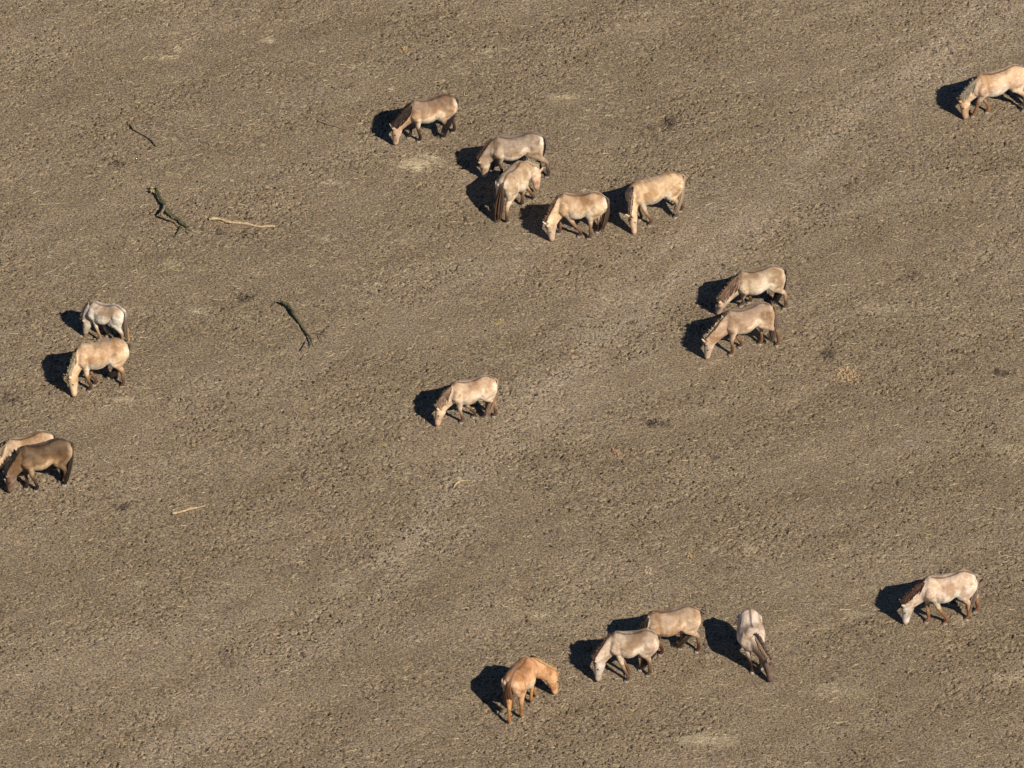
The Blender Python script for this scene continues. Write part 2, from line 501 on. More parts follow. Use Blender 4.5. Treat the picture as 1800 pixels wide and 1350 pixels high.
def strand(V, F, C, pts, width, col):
    """one lock of hair: tapered three sided tube"""
    base = len(V)
    n = len(pts)
    for i, p in enumerate(pts):
        t = norm(pts[min(i + 1, n - 1)] - pts[max(i - 1, 0)])
        a = norm(np.cross(t, np.array([.2, .9, .37])))
        b = np.cross(t, a)
        k = i / (n - 1)
        w = width * (0.55 + 0.9 * k * (1 - k) * 2) * (1.0 if k < .8 else (1.05 - k) * 4)
        for j in range(3):
            ang = 2 * pi * j / 3
            col = np.minimum(col, np.array([.42, .33, .23]))
            V.append(p + a * cos(ang) * w + b * sin(ang) * w * 0.6)
            C.append(col * (0.85 + 0.3 * k))
    for i in range(n - 1):
        for j in range(3):
            k = (j + 1) % 3
            F.append((base + i * 3 + j, base + i * 3 + k, base + i * 3 + 3 + k, base + i * 3 + 3 + j))


def seg_dist(P, a, b):
    ab = b - a
    t = np.clip(((P - a) @ ab) / max(np.dot(ab, ab), 1e-9), 0, 1)
    return np.linalg.norm(P - (a + t[:, None] * ab), axis=1), t


def horse(spec, idx):
    r = np.random.default_rng(100 + idx)
    s = spec['s']
    P = spec['pal']
    W = at(*spec['w'], 1.32 * s)
    T = at(*spec['t'], 1.20 * s)
    hq = norm(np.array([W[0] - T[0], W[1] - T[1], 0]))
    T = T + hq * .055 * s
    hv = np.array([W[0] - T[0], W[1] - T[1], 0])
    L = np.linalg.norm(hv)
    h = hv / L
    l = np.array([-h[1], h[0], 0])
    bend = spec.get('bend', 0.0)
    print('horse', idx, 'L/s %.2f' % (L / s), 'heading %.0f' % math.degrees(math.atan2(h[1], h[0])), end=' ')
    Lx = L
    feet = {k: at(*spec[k], 0.0) for k in ('fl', 'fr', 'hl', 'hr')}
    for k, f in feet.items():
        q = f - T
        print(k, '%.2f,%.2f' % (np.dot(q, h) / L, np.dot(q, l) / s), end=' ')
        FEET.append(f)
    org = np.array([(W[0] + T[0]) / 2, (W[1] + T[1]) / 2, 0])

    def B(x, y, z):
        yy = y + bend * 4 * x * (1 - x)
        return np.array([T[0], T[1], 0]) + h * (x * Lx) + l * (yy * s) + UP * (z * s)

    g = Geo()
    # trunk: x, top, bottom, half width
    S = [(-.065, 1.10, .95, .06), (-.045, 1.17, .86, .11), (.01, 1.225, .80, .18), (.10, 1.29, .77, .222), (.22, 1.34, .765, .240), (.34, 1.325, .755, .232),
         (.46, 1.275, .69, .262), (.60, 1.245, .615, .308), (.74, 1.235, .595, .315), (.86, 1.26, .605, .280), (.96, 1.305, .625, .225),
         (1.04, 1.305, .64, .205), (1.12, 1.24, .68, .195), (1.20, 1.14, .73, .165), (1.26, 1.05, .80, .10)]
    cs, us, ls, ua, da, ba = [], [], [], [], [], []
    fat = spec.get('fat', 1.0)
    for x, zt, zb, b in S:
        b *= fat
        zb = zb - (fat - 1) * .35
        zc = zb + (zt - zb) * .46
        cs.append(B(x, 0, zc)); us.append(UP); ls.append(l)
        ua.append((zt - zc) * s); da.append((zc - zb) * s); ba.append(b * s)
    g.loft(cs, us, ls, ua, da, ba, n=24, p=0.93)
    # head: solve the poll height so that the skull keeps its length
    HL = .57 * s
    nz = spec.get('nz', .045) * s
    nose = at(*spec['n'], nz)
    best = None
    for z in np.linspace(.32, .95, 64):
        p = at(*spec['p'], z * s)
        e = abs(np.linalg.norm(p - nose) - HL) + .10 * abs(z - .58)
        if best is None or e < best[0]: best = (e, p, z)
    poll = best[1]
    print('poll z %.2f head %.2f' % (best[2], np.linalg.norm(poll - nose) / s), end=' ')
    ax = norm(nose - poll)
    P0 = B(1.00, 0, .99)
    nd = poll - P0
    fw = norm(np.array([nd[0], nd[1], 0]))
    if np.linalg.norm(nd[:2]) < .12: fw = h
    hu = fw + UP * .15 + h * .2
    hu = norm(hu - ax * np.dot(hu, ax))          # forehead direction
    hl_ = np.cross(ax, hu)
    # neck
    P3 = poll - hu * .10 * s + ax * .03 * s
    P1 = P0 + norm(P3 - P0) * .20 * s + h * .07 * s
    P2 = P3 - norm(P3 - P1) * .22 * s
    neck = []
    for t in np.linspace(0, 1, 12):
        a = (1 - t)
        neck.append(a ** 3 * P0 + 3 * a * a * t * P1 + 3 * a * t * t * P2 + t ** 3 * P3)
    neck = np.array(neck)
    print('neck %.2f' % (np.sum(np.linalg.norm(np.diff(neck, axis=0), axis=1)) / s))
    ns, nu, nl = [], [], []
    na = np.interp(np.linspace(0, 1, 12), [0, .2, .45, .7, 1], [.285, .265, .218, .190, .168]) * s
    nb = np.interp(np.linspace(0, 1, 12), [0, .2, .45, .7, 1], [.165, .145, .115, .098, .085]) * s
    for i in range(12):
        t = norm(neck[min(i + 1, 11)] - neck[max(i - 1, 0)])
        k = i / 11
        ref = (1 - k) * (UP * 1.2 + h * .3) + k * (hu + fw * .3 + UP * .4)
        u = norm(ref - t * np.dot(ref, t))
        nu.append(u); nl.append(np.cross(u, t))
    g.loft(list(neck), nu, nl, na, na, nb, n=20, p=0.95)
    # head
    hs = [(-.09, .06, .06, .05), (.03, .090, .10, .082), (.16, .095, .175, .100), (.30, .092, .200, .105), (.42, .086, .180, .096), (.56, .082, .145, .084),
          (.72, .074, .112, .070), (.86, .068, .098, .070), (.95, .060, .084, .066), (1.01, .034, .052, .045)]
    hc0 = poll - hu * .075 * s
    hc1 = nose - ax * .01
    hax = hc1 - hc0
    g.loft([hc0 + hax * f for f, *_ in hs], [hu] * len(hs), [hl_] * len(hs), [a * s for _, a, _, _ in hs], [a * s for _, _, a, _ in hs], [a * s for *_, a in hs], n=16)
    for sd in (-1, 1):      # ears, leaning back and outward
        e0 = poll + hl_ * sd * .05 * s - hu * .02 * s
        ed = norm(-ax * .75 + hl_ * sd * .30 + hu * .35)
        g.tube([e0 - ed * .02, e0 + ed * .05 * s, e0 + ed * .10 * s, e0 + ed * .145 * s], [.030 * s, .034 * s, .024 * s, .010], n=8, sub=2)
    legseg = []
    for key in ('fl', 'fr'):
        sd = 1 if key == 'fl' else -1
        F_ = feet[key]
        x_ = np.dot(F_ - T, h) / L
        E = B(.985 + (x_ - .98) * .12, sd * .135, .80)
        fk = F_ - h * .045 * s + UP * .135 * s
        K = E * .50 + fk * .50 + h * .028 * s
        cor = F_ - h * .008 * s + UP * .06 * s
        g.tube([B(1.00, sd * .12, 1.12), B(1.05, sd * .16, .94), E, E * .5 + K * .5, K, K * .55 + fk * .45, fk, cor, F_ + UP * .03],
               [.11 * s, .135 * s, .110 * s, .075 * s, .055 * s, .039 * s, .044 * s, .046 * s, .044 * s], n=12, sub=3)
        legseg += [(E, K, 0), (K, fk, 1), (fk, F_, 2)]
    for key in ('hl', 'hr'):
        sd = 1 if key == 'hl' else -1
        F_ = feet[key]
        x_ = np.dot(F_ - T, h) / L
        hip = B(.15, sd * .110, 1.04)
        st = B(.31 + (x_ - .05) * .22, sd * .155, .82)
        hk = F_ + UP * .50 * s - h * .055 * s
        dd = (st - hk) * .14
        dd[2] = 0
        hk = hk + dd
        fk = F_ - h * .045 * s + UP * .135 * s
        cor = F_ - h * .008 * s + UP * .06 * s
        g.tube([hip, hip * .5 + st * .5 - h * .03, st, st * .5 + hk * .5 - h * .01, hk, hk * .6 + fk * .4, fk, cor, F_ + UP * .03],
               [.190 * s, .175 * s, .130 * s, .085 * s, .058 * s, .041 * s, .046 * s, .047 * s, .045 * s], n=12, sub=3)
        # buttock muscle
        g.tube([B(.035, sd * .09, 1.08), B(.055, sd * .12, .92), st * .45 + hk * .55 - h * .02], [.11 * s, .12 * s, .07 * s], n=12, sub=3)
        legseg += [(st, hk, 0), (hk, fk, 1), (fk, F_, 2)]
    verts = np.array(g.v) - org
    me0 = quick_mesh('tmp', verts, g.f)
    tmp = bpy.data.objects.new('tmp', me0)
    COL.objects.link(tmp)
    rm = tmp.modifiers.new('r', 'REMESH')
    rm.mode = 'VOXEL'
    rm.voxel_size = 0.017
    sm = tmp.modifiers.new('s', 'SMOOTH')
    sm.factor = 0.5
    sm.iterations = 3
    dg = bpy.context.evaluated_depsgraph_get()
    me = bpy.data.meshes.new_from_object(tmp.evaluated_get(dg))
    bpy.data.objects.remove(tmp)
    bpy.data.meshes.remove(me0)
    # coat colours of the animal, plus a highlight painted on the rump
    n = len(me.vertices)
    X = np.zeros(n * 3, dtype=np.float32)
    me.vertices.foreach_get('co', X)
    X = X.reshape(-1, 3).astype(float) + org
    NR = np.zeros(n * 3, dtype=np.float32)
    me.vertex_normals.foreach_get('vector', NR)
    NR = NR.reshape(-1, 3)
    xb = ((X - T) @ h) / L
    yb = ((X - T) @ l) / s
    zb = X[:, 2] / s
    dh, th = seg_dist(X, hc0, hc1)
    dn = np.full(n, 9.0)
    for i in range(3, 11):
        d_, _ = seg_dist(X, neck[i], neck[i + 1])
        dn = np.minimum(dn, d_)
    dl = np.full(n, 9.0)
    for a, b, _k in legseg:
        d_, _ = seg_dist(X, a, b)
        dl = np.minimum(dl, d_)
    isleg = (dl < .16 * s) & (dl < dh * .9) & (dl < dn * .9)
    legf = np.where(isleg, 1.0, 0.0)
    C = np.tile(np.array(P['base']), (n, 1))

    def mixto(col, f):
        nonlocal C
        C = C * (1 - f[:, None]) + np.array(col) * f[:, None]
    wob = .03 * np.sin(xb * 9 + idx) + .02 * np.sin(xb * 23 + 2 * idx)
    trunk = (xb > -.2) & (xb < 1.15) & (zb > .5)
    mixto(P['back'], np.where(trunk, sstep(.98, 1.20, zb + wob), 0) * .95)
    mixto(P['belly'], .85 * np.where(trunk, sstep(.96, .84, zb + wob * 1.3 - .10 * sstep(.75, .4, xb)) * sstep(.24, .40, xb) * sstep(1.06, .92, xb), 0) * .95)
    mixto(P['belly'], np.where(trunk, sstep(.10, -.06, xb) * sstep(.62, .85, zb), 0) * .6)  # pale buttock hair, strengthened to paint in the rump highlight
    mixto(P['shank'], legf * sstep(.68, .42, zb))
    mixto(P['leg'], legf * sstep(.50 + .06 * sin(idx * 3), .20, zb) * .95)
    hf = sstep(.15 * s, .10 * s, dh)
    hf = np.where(dh < .17 * s, 1.0, 0.0) * sstep(-.02, .12, th)
    hf = np.maximum(hf, .8 * sstep(.20 * s, .13 * s, np.linalg.norm(X - poll, axis=1)))
    hf = np.where(isleg, 0, hf)
    if 'neckc' in P:
        mixto(P['neckc'], np.where(isleg, 0, sstep(.24 * s, .12 * s, dn) * sstep(1.15, .95, zb)) * .85)
    mixto(P['head'], hf)
    mixto(P['muz'], hf * sstep(.74, .92, th))
    str_w = .022 + .006 * np.sin(xb * 17)
    yline = yb - bend * 4 * xb * (1 - xb)
    st_f = np.where((xb > -.12) & (xb < 1.0) & (zb > 1.0), sstep(str_w + .022, str_w - .012, np.abs(yline)), 0)
    mixto(P['stripe'], st_f * .8)
    C = C * np.array([1.40, 1.40, 1.38])
    C = C / np.maximum(1.0, C.max(axis=1, keepdims=True) / .72)
    set_color(me, 'coat', np.clip(C, 0, 1))
    root = bpy.data.objects.new('horse', None)
    root.empty_display_size = .3
    COL.objects.link(root)
    root.location = org
    tag(root, spec['label'], 'horse', 'horses grazing on the bare pasture')
    link_mesh('body', me, M_COAT, root)
    # hooves
    for key in ('fl', 'fr', 'hl', 'hr'):
        F_ = feet[key] - org
        gg = Geo()
        rings = []
        for zz, rr, off in ((-.012, .054, .010), (.012, .054, .008), (.055, .046, -.004), (.060, .038, -.006)):
            rings.append([F_ + UP * zz * s + h * off * s + (h * cos(2 * pi * j / 12) * 1.08 + l * sin(2 * pi * j / 12)) * rr * s for j in range(12)])
        gg.ring_tube(rings)
        link_mesh('hoof', quick_mesh('hoof', gg.v, gg.f), m_hoof, root)
    # eyes
    for sd in (-1, 1):
        bm = bmesh.new()
        bmesh.ops.create_icosphere(bm, subdivisions=2, radius=.021 * s)
        c = hc0 + hax * .30 + hu * .040 * s + hl_ * sd * .088 * s - org
        for v in bm.verts: v.co += Vector(c)
        e = bpy.data.meshes.new('eye')
        bm.to_mesh(e)
        bm.free()
        link_mesh('eye', e, m_eye, root)
    # mane: locks rooted along the crest, lying on one side of the neck
    V, F, Cc = [], [], []
    m1, m2 = np.array(P['mane']) * np.array([.95, 1.12, 1.25]), np.array(P['mane2']) * .85
    side = spec['side']
    tuft = np.array(P.get('tuft', (.06, .04, .03)))
    ml = spec['mlen']
    NS = 320

    def neck_at(t, th_, k=1.0):
        f = np.clip(t, 0, .999) * 11
        i = int(f); q = f - i
        c = neck[i] * (1 - q) + neck[i + 1] * q
        u = norm(nu[i] * (1 - q) + nu[i + 1] * q)
        w = norm(nl[i] * (1 - q) + nl[i + 1] * q)
        a = na[i] * (1 - q) + na[i + 1] * q
        b = nb[i] * (1 - q) + nb[i + 1] * q
        return c + u * cos(th_) * a * k + w * sin(th_) * b * k
    # which sign of the neck lateral is the horse's left
    lsg = 1.0 if np.dot(nl[3], l) > 0 else -1.0
    for j in range(NS):
        t0 = r.uniform(.02, .92)
        main = r.random() > .12
        sd = side * lsg * (1 if main else -1)
        lay = r.uniform(.0, 1.0)
        thm = (.12 + 1.25 * lay * (.82 + .25 * sin(t0 * 31 + idx))) * ml * (1.0 if main else .4)
        thm = min(thm, 1.9)
        sh = r.uniform(.26, .46) * (.6 + .4 * ml)
        sh = min(sh, 1.0 - t0)
        pts = []
        for q in range(7):
            k = q / 6
            p = neck_at(t0 + sh * k, sd * (thm * (.35 + .65 * k ** .7)), 1.03 + .07 * lay * (1 - abs(2 * k - .8)))
            pts.append(p + (r.normal(0, .003, 3)) - org)
        streak = .5 + .5 * sin(thm * 9 + idx) + r.uniform(-.4, .3)
        strand(V, F, Cc, pts, r.uniform(.010, .019) * s, (m1 * (r.uniform(.5, 1.5) if r.random() < .75 else 2.3) if streak < .9 else m1 * .5 + m2 * .5) if main else m2)  # far-side locks take mane2; its pale tones paint in skylit sheen
    for j in range(90):     # short upright roots give the crest its ridge
        t0 = r.uniform(.0, 1.0) if j % 3 else r.uniform(.0, .2)
        p = neck_at(t0, 0, .96)
        fr = int(np.clip(t0, 0, .99) * 11)
        up_ = norm(nu[fr] + UP * .3)
        lean = nl[fr] * side * lsg * r.uniform(-.2, 1.0)
        tl = r.uniform(.05, .11) * s
        pts = [p + (up_ * k + lean * k * k * .8 + (-h * .3 if t0 < .2 else 0 * h) * k * k) * tl - org for k in np.linspace(0, 1, 4)]
        strand(V, F, Cc, pts, r.uniform(.014, .022) * s, tuft if t0 < .14 else (m1 if r.random() < .8 else m2))
    V2, F2, C2 = [], [], []
    for j in range(26):     # forelock between the ears
        p0 = poll + hl_ * r.uniform(-.03, .03) * s
        ln = r.uniform(.08, .20) * s
        pts = [p0 + ax * ln * k + hu * (.025 * (1 - k) + .012) * s + hl_ * r.normal(0, .008) - org for k in np.linspace(0, 1, 4)]
        strand(V2, F2, C2, pts, .011 * s, m1 if r.random() < .7 else m2)
    FV, FF, FC = V2, F2, C2
    mf = quick_mesh('forelock', FV, FF)
    set_color(mf, 'tint', np.clip(np.array(FC), 0, 1))
    link_mesh('forelock', mf, M_HAIR, root)
    mm = quick_mesh('mane', V, F)
    set_color(mm, 'tint', np.clip(np.array(Cc), 0, 1))
    link_mesh('mane', mm, M_HAIR, root)
    # tail
    V, F, Cc = [], [], []
    tb = B(-.03, 0, 1.185)
    tip = at(spec['tip'][0], spec['tip'][1], spec['tip'][2] * s)
    zmid = .5 * (1.185 + spec['tip'][2]) * s
    tm = at(*spec['tmid'], zmid)
    tm = tm * .3 + .7 * (tb * .5 + tip * .5 - h * .05 * s)
    c1 = tb - h * .075 * s - UP * .06 * s
    tc = np.array(P['tail'])
    tl_ = np.array(P['belly'])
    for j in range(95):
        ang, rr = r.uniform(0, 2 * pi), math.sqrt(r.random())
        o1 = (l * cos(ang) * .035 + h * sin(ang) * .018) * rr * s
        o2 = (l * cos(ang) * .12 + h * sin(ang) * .08) * rr * s
        e = r.uniform(.82, 1.05)
        ctrl = [tb + o1 * .5, c1 + o1, tm * .5 + c1 * .5 + (o1 + o2) * .5, tm + o2, tm * (1 - .55 * e) + tip * .55 * e + o2, tm * (1 - e) + tip * e + o2 * .8 + r.normal(0, .015, 3)]
        for c_ in ctrl:
            c_[2] = max(c_[2], .02)
        pp, _ = resample(ctrl, [0] * 6, 2)
        start = len(Cc)
        strand(V, F, Cc, [p - org for p in pp], r.uniform(.011, .020) * s, tc * r.uniform(.7, 1.35))
        if r.random() < .2 or P['tail'][0] > .15 and r.random() < .5:      # light hair at the dock
            for q in range(start, min(start + 12, len(Cc))):
                Cc[q] = Cc[q] * .35 + np.array(P['base']) * .65
    mt = quick_mesh('tail', V, F)
    set_color(mt, 'tint', np.clip(np.array(Cc), 0, 1))
    link_mesh('tail', mt, M_HAIR, root)


# ------------------------------------------------------------------ ground
def lattice_noise(X, Y, cell, seed):
    rg = np.random.default_rng(seed)
    n = 512
    tab = rg.random((n, n)).astype(np.float32)
    fx, fy = X / cell + 1000, Y / cell + 1000
    ix, iy = np.floor(fx).astype(int), np.floor(fy).astype(int)
    tx, ty = fx - ix, fy - iy
    tx = tx * tx * (3 - 2 * tx)
    ty = ty * ty * (3 - 2 * ty)
    a = tab[ix % n, iy % n]; b = tab[(ix + 1) % n, iy % n]
    c = tab[ix % n, (iy + 1) % n]; d = tab[(ix + 1) % n, (iy + 1) % n]
    return (a * (1 - tx) + b * tx) * (1 - ty) + (c * (1 - tx) + d * tx) * ty - .5


def line_mask(X, Y, pts, w):
    d = np.full(X.shape, 1e9)
    P = [at(*p)[:2] for p in pts]
    for a, b in zip(P[:-1], P[1:]):
        ab = b - a
        t = np.clip(((X - a[0]) * ab[0] + (Y - a[1]) * ab[1]) / np.dot(ab, ab), 0, 1)
        d = np.minimum(d, np.hypot(X - a[0] - t * ab[0], Y - a[1] - t * ab[1]))
    return np.exp(-(d / w) ** 2)


MUD = [(1175, 215, 16, 13, .8), (1760, 652, 15, 6, 1.0), (1150, 740, 22, 7, .9), (1251, 804, 8, 6, .8), (430, 522, 12, 7, .8), (212, 890, 13, 7, .9), (1456, 620, 15, 8, .75),
       (1660, 1003, 8, 5, 1.0), (200, 283, 15, 8, .55), (386, 408, 6, 5, .7), (1110, 565, 6, 4, .6), (1350, 525, 14, 12, .35), (640, 980, 40, 25, .15), (1400, 870, 12, 8, .4),
       (960, 850, 20, 12, .2), (1230, 1140, 10, 8, .3), (20, 700, 20, 10, .4), (395, 1150, 12, 14, .4), (1600, 480, 14, 10, .4), (1490, 325, 6, 5, .6), (1505, 318, 5, 4, .6)]
PALE = [(730, 289, 38, 12, .95), (752, 275, 14, 7, .9), (472, 72, 10, 4, .9), (314, 87, 12, 6, .6), (300, 102, 16, 4, .6), (860, 87, 16, 5, .6), (985, 169, 20, 5, .7), (580, 322, 22, 5, .5),
        (1240, 1302, 34, 9, .7), (952, 1081, 16, 4, .8), (1780, 1192, 26, 6, .6), (1318, 962, 10, 4, .6), (1256, 966, 10, 3, .6), (1500, 1078, 12, 5, .4), (570, 420, 10, 5, .5),
        (220, 704, 16, 4, .6), (1470, 1215, 40, 10, .3), (350, 545, 20, 8, .35), (300, 468, 14, 8, .35), (345, 548, 10, 4, .4), (1690, 1090, 16, 7, .35), (1060, 525, 12, 5, .4),
        (590, 1030, 10, 4, .3), (1780, 790, 30, 20, .25), (1560, 540, 40, 10, .25), (1140, 1003, 9, 4, .5), (240, 1027, 10, 4, .4), (360, 1085, 20, 5, .3)]


def build_ground():
    step = .031
    xs = np.arange(-13.6, 13.6, step)
    ys = np.arange(-15.4, 16.5, step)
    far = np.array([.4, 1.2, 3, 8, 20, 60, 200, 700, 2500, 8000.])
    xs = np.concatenate([xs[0] - far[::-1], xs, xs[-1] + far])
    ys = np.concatenate([ys[0] - far[::-1], ys, ys[-1] + far])
    X, Y = np.meshgrid(xs, ys, indexing='ij')
    near = ((np.abs(X) < 13.6) & (Y > -15.4) & (Y < 16.5)).astype(float)
    a = radians(28)
    Xr, Yr = X * cos(a) + Y * sin(a), (-X * sin(a) + Y * cos(a)) * 2.2
    path = np.maximum.reduce([line_mask(X, Y, [(300, 1330), (508, 1150), (762, 919), (924, 734), (1085, 573), (1293, 388), (1617, 134), (1790, -10)], .95),
                              0.45 * line_mask(X, Y, [(0, 1180), (420, 1080), (760, 1100), (1060, 1000)], 1.0),
                              .35 * line_mask(X, Y, [(1200, 340), (1500, 300), (1800, 230)], .7),
                              .3 * line_mask(X, Y, [(100, 740), (560, 640), (900, 430), (1200, 330)], .8)])
    a2 = radians(54)
    Xs, Ys = (X * cos(a2) + Y * sin(a2)) / 5.0, -X * sin(a2) + Y * cos(a2)
    path = path * (.75 + 1.1 * lattice_noise(Xs, Ys, .42, 5) + .5 * lattice_noise(X, Y, .5, 55))
    path = np.clip(path, 0, 1)
    dens = np.clip(.55 + 1.5 * lattice_noise(Xr, Yr, 2.4, 21) + .5 * lattice_noise(Xr, Yr, .8, 22) + .35 * path, .12, 1)
    H = (.05 * lattice_noise(Xr, Yr, 2.6, 1) + .012 * lattice_noise(X, Y, .55, 2) + .005 * lattice_noise(X, Y, .19, 3) * (.5 + dens)
         + .009 * lattice_noise(X, Y, .09, 4) * (.5 + dens) + .016 * lattice_noise(X, Y, .045, 6))
    # hoof prints
    rg = np.random.default_rng(11)
    NP = 34000
    cx, cy = rg.uniform(-13.5, 13.5, NP), rg.uniform(-15.3, 16.4, NP)
    ii = np.searchsorted(xs, cx); jj = np.searchsorted(ys, cy)
    keep = rg.random(NP) < dens[ii, jj] ** 1.3
    # prints come in little groups
    cx, cy, ii, jj = cx[keep], cy[keep], ii[keep], jj[keep]
    NP = len(cx)
    dep = .008 + .115 * rg.random(NP) ** 2.8 * (.5 + .7 * dens[ii, jj])
    ra = rg.uniform(.022, .036, NP); rb = ra * rg.uniform(1.0, 1.9, NP); an = rg.normal(.75, .6, NP)
    R = 3
    for dx in range(-R, R + 1):
        for dy in range(-R, R + 1):
            gi, gj = ii + dx, jj + dy
            ok = (gi > 10) & (gi < len(xs) - 11) & (gj > 10) & (gj < len(ys) - 11)
            gi, gj = gi[ok], gj[ok]
            px, py = xs[gi] - cx[ok], ys[gj] - cy[ok]
            u = (px * np.cos(an[ok]) + py * np.sin(an[ok])) / rb[ok]
            v = (-px * np.sin(an[ok]) + py * np.cos(an[ok])) / ra[ok]
            d2 = u * u + v * v
            val = -dep[ok] * np.exp(-d2 ** 2) + dep[ok] * .08 * np.exp(-((np.sqrt(d2) - 1.8) / .4) ** 2)
            np.add.at(H, (gi, gj), val)
    # small deep poached holes, one or two grid cells wide
    NK = 16000
    ki = rg.integers(12, len(xs) - 13, NK); kj = rg.integers(12, len(ys) - 13, NK)
    ok = rg.random(NK) < dens[ki, kj] ** 1.2
    ki, kj = ki[ok], kj[ok]
    kd = .04 + .09 * rg.random(len(ki)) ** 1.3
    H[ki, kj] -= kd
    two = rg.random(len(ki)) < .65
    H[ki[two] + 1, kj[two] + 1] -= kd[two] * .8
    three = rg.random(len(ki)) < .3
    H[ki[three] - 1, kj[three]] -= kd[three] * .7
    four = rg.random(len(ki)) < .25
    H[ki[four], kj[four] - 1] -= kd[four] * .7
    H[ki[four] - 1, kj[four] - 1] -= kd[four] * .5
    mud = np.zeros_like(X); pale = np.zeros_like(X)
    brk = lattice_noise(X, Y, .12, 31) + .6 * lattice_noise(X, Y, .3, 32)
    for lst, arr in ((MUD, mud), (PALE, pale)):
        for px, py, rx, ry, am in lst:
            c = at(px, py)
            kx, ky = rx / KPX, ry / (KPX * sin(ELEV))
            win = (np.abs(xs - c[0]) < kx * 3), (np.abs(ys - c[1]) < ky * 3)
            sub = np.ix_(np.where(win[0])[0], np.where(win[1])[0])
            d = np.sqrt(((X[sub] - c[0]) / kx) ** 2 + ((Y[sub] - c[1]) / ky) ** 2)
            f = am * np.clip(1.5 - d * .95 + brk[sub] * 2.2, 0, 1) * np.exp(-np.clip(d - 1, 0, 9) ** 2 * 2)
            arr[sub] = np.maximum(arr[sub], f)
            if arr is mud:
                H[sub] -= f * (.05 + .10 * np.clip(-brk[sub], 0, 1))
    for f in FEET:
        wi = np.where(np.abs(xs - f[0]) < .3)[0]; wj = np.where(np.abs(ys - f[1]) < .3)[0]
        if len(wi) == 0 or len(wj) == 0: continue
        sub = np.ix_(wi, wj)
        k = np.exp(-(((X[sub] - f[0]) ** 2 + (Y[sub] - f[1]) ** 2) / .11 ** 2) ** 2)
        H[sub] = H[sub] * (1 - k) + k * .0
    H *= near
    nx, ny = X.shape
    idx = np.arange(nx * ny).reshape(nx, ny)
    F = np.stack([idx[:-1, :-1], idx[1:, :-1], idx[1:, 1:], idx[:-1, 1:]], axis=-1).reshape(-1, 4)
    V = np.stack([X, Y, H], axis=-1).reshape(-1, 3)
    me = fast_mesh('ground', V, F)
    set_color(me, 'zones', np.stack([mud, pale, path], axis=-1).reshape(-1, 3))
    o = link_mesh('ground', me, M_GROUND)
    o['kind'] = 'structure'

    def height(px, py):
        i = np.clip(np.searchsorted(xs, px), 1, nx - 1); j = np.clip(np.searchsorted(ys, py), 1, ny - 1)
        return H[i, j]
    return height, dens, xs, ys


for i, sp in enumerate(HORSES):
    horse(sp, i)
height, DENS, GX, GY = build_ground()


# ------------------------------------------------------------------ dry stems and short tufts
def build_stems():
    rg = np.random.default_rng(77)
    n = 32000
    x, y = rg.uniform(-13.5, 13.5, n), rg.uniform(-15.3, 16.4, n)
    ln = rg.gamma(2.2, .028, n) + .03
    w = rg.uniform(.003, .006, n)
    extra = []
    for px, py, rx, ry, am in PALE:
        c = at(px, py)
        k = int(rx * ry * am * .8)
        extra.append(np.stack([c[0] + rg.normal(0, rx / KPX * .7, k), c[1] + rg.normal(0, ry / KPX / sin(ELEV) * .7, k)], 1))
    ex = np.concatenate(extra)
    x = np.concatenate([x, ex[:, 0]]); y = np.concatenate([y, ex[:, 1]])
    ln = np.concatenate([ln, rg.uniform(.04, .14, len(ex))]); w = np.concatenate([w, rg.uniform(.002, .0045, len(ex))])
    n = len(x)
    an = rg.normal(.5, .9, n)
    dx, dy = np.cos(an) * ln / 2, np.sin(an) * ln / 2
    z1 = height(x - dx, y - dy) + .006
    z2 = height(x + dx, y + dy) + .006 + rg.uniform(0, .02, n)
    wx, wy = -np.sin(an) * w, np.cos(an) * w
    a = np.stack([x - dx - wx, y - dy - wy, z1], 1); b = np.stack([x - dx + wx, y - dy + wy, z1], 1)
    c = np.stack([x + dx + wx * .5, y + dy + wy * .5, z2], 1); d = np.stack([x + dx - wx * .5, y + dy - wy * .5, z2], 1)
    t1 = np.stack([x - dx, y - dy, z1 + w * 1.5], 1)
    t2 = np.stack([x + dx, y + dy, z2 + w], 1)
    V = np.stack([a, b, t1, d, c, t2], 1).reshape(-1, 3)
    o = np.arange(n)[:, None] * 6
    F = np.concatenate([o + np.array([[0, 2, 5, 3]]), o + np.array([[2, 1, 4, 5]])], 0)
    me = fast_mesh('straw', V, F)
    pc = np.array([(.62, .50, .31), (.50, .40, .22), (.72, .62, .44), (.40, .30, .18), (.45, .42, .20)])
    C = pc[rg.integers(0, 5, n)] * rg.uniform(.75, 1.15, (n, 1))
    C[-len(ex):] = np.array([.66, .56, .38]) * rg.uniform(.8, 1.15, (len(ex), 1))
    set_color(me, 'tint', np.repeat(C, 6, 0))
    tag(link_mesh('straw', me, M_STRAW, smooth=False), 'dry pale stalks strewn over the grazed ground', 'straw', kind='stuff')


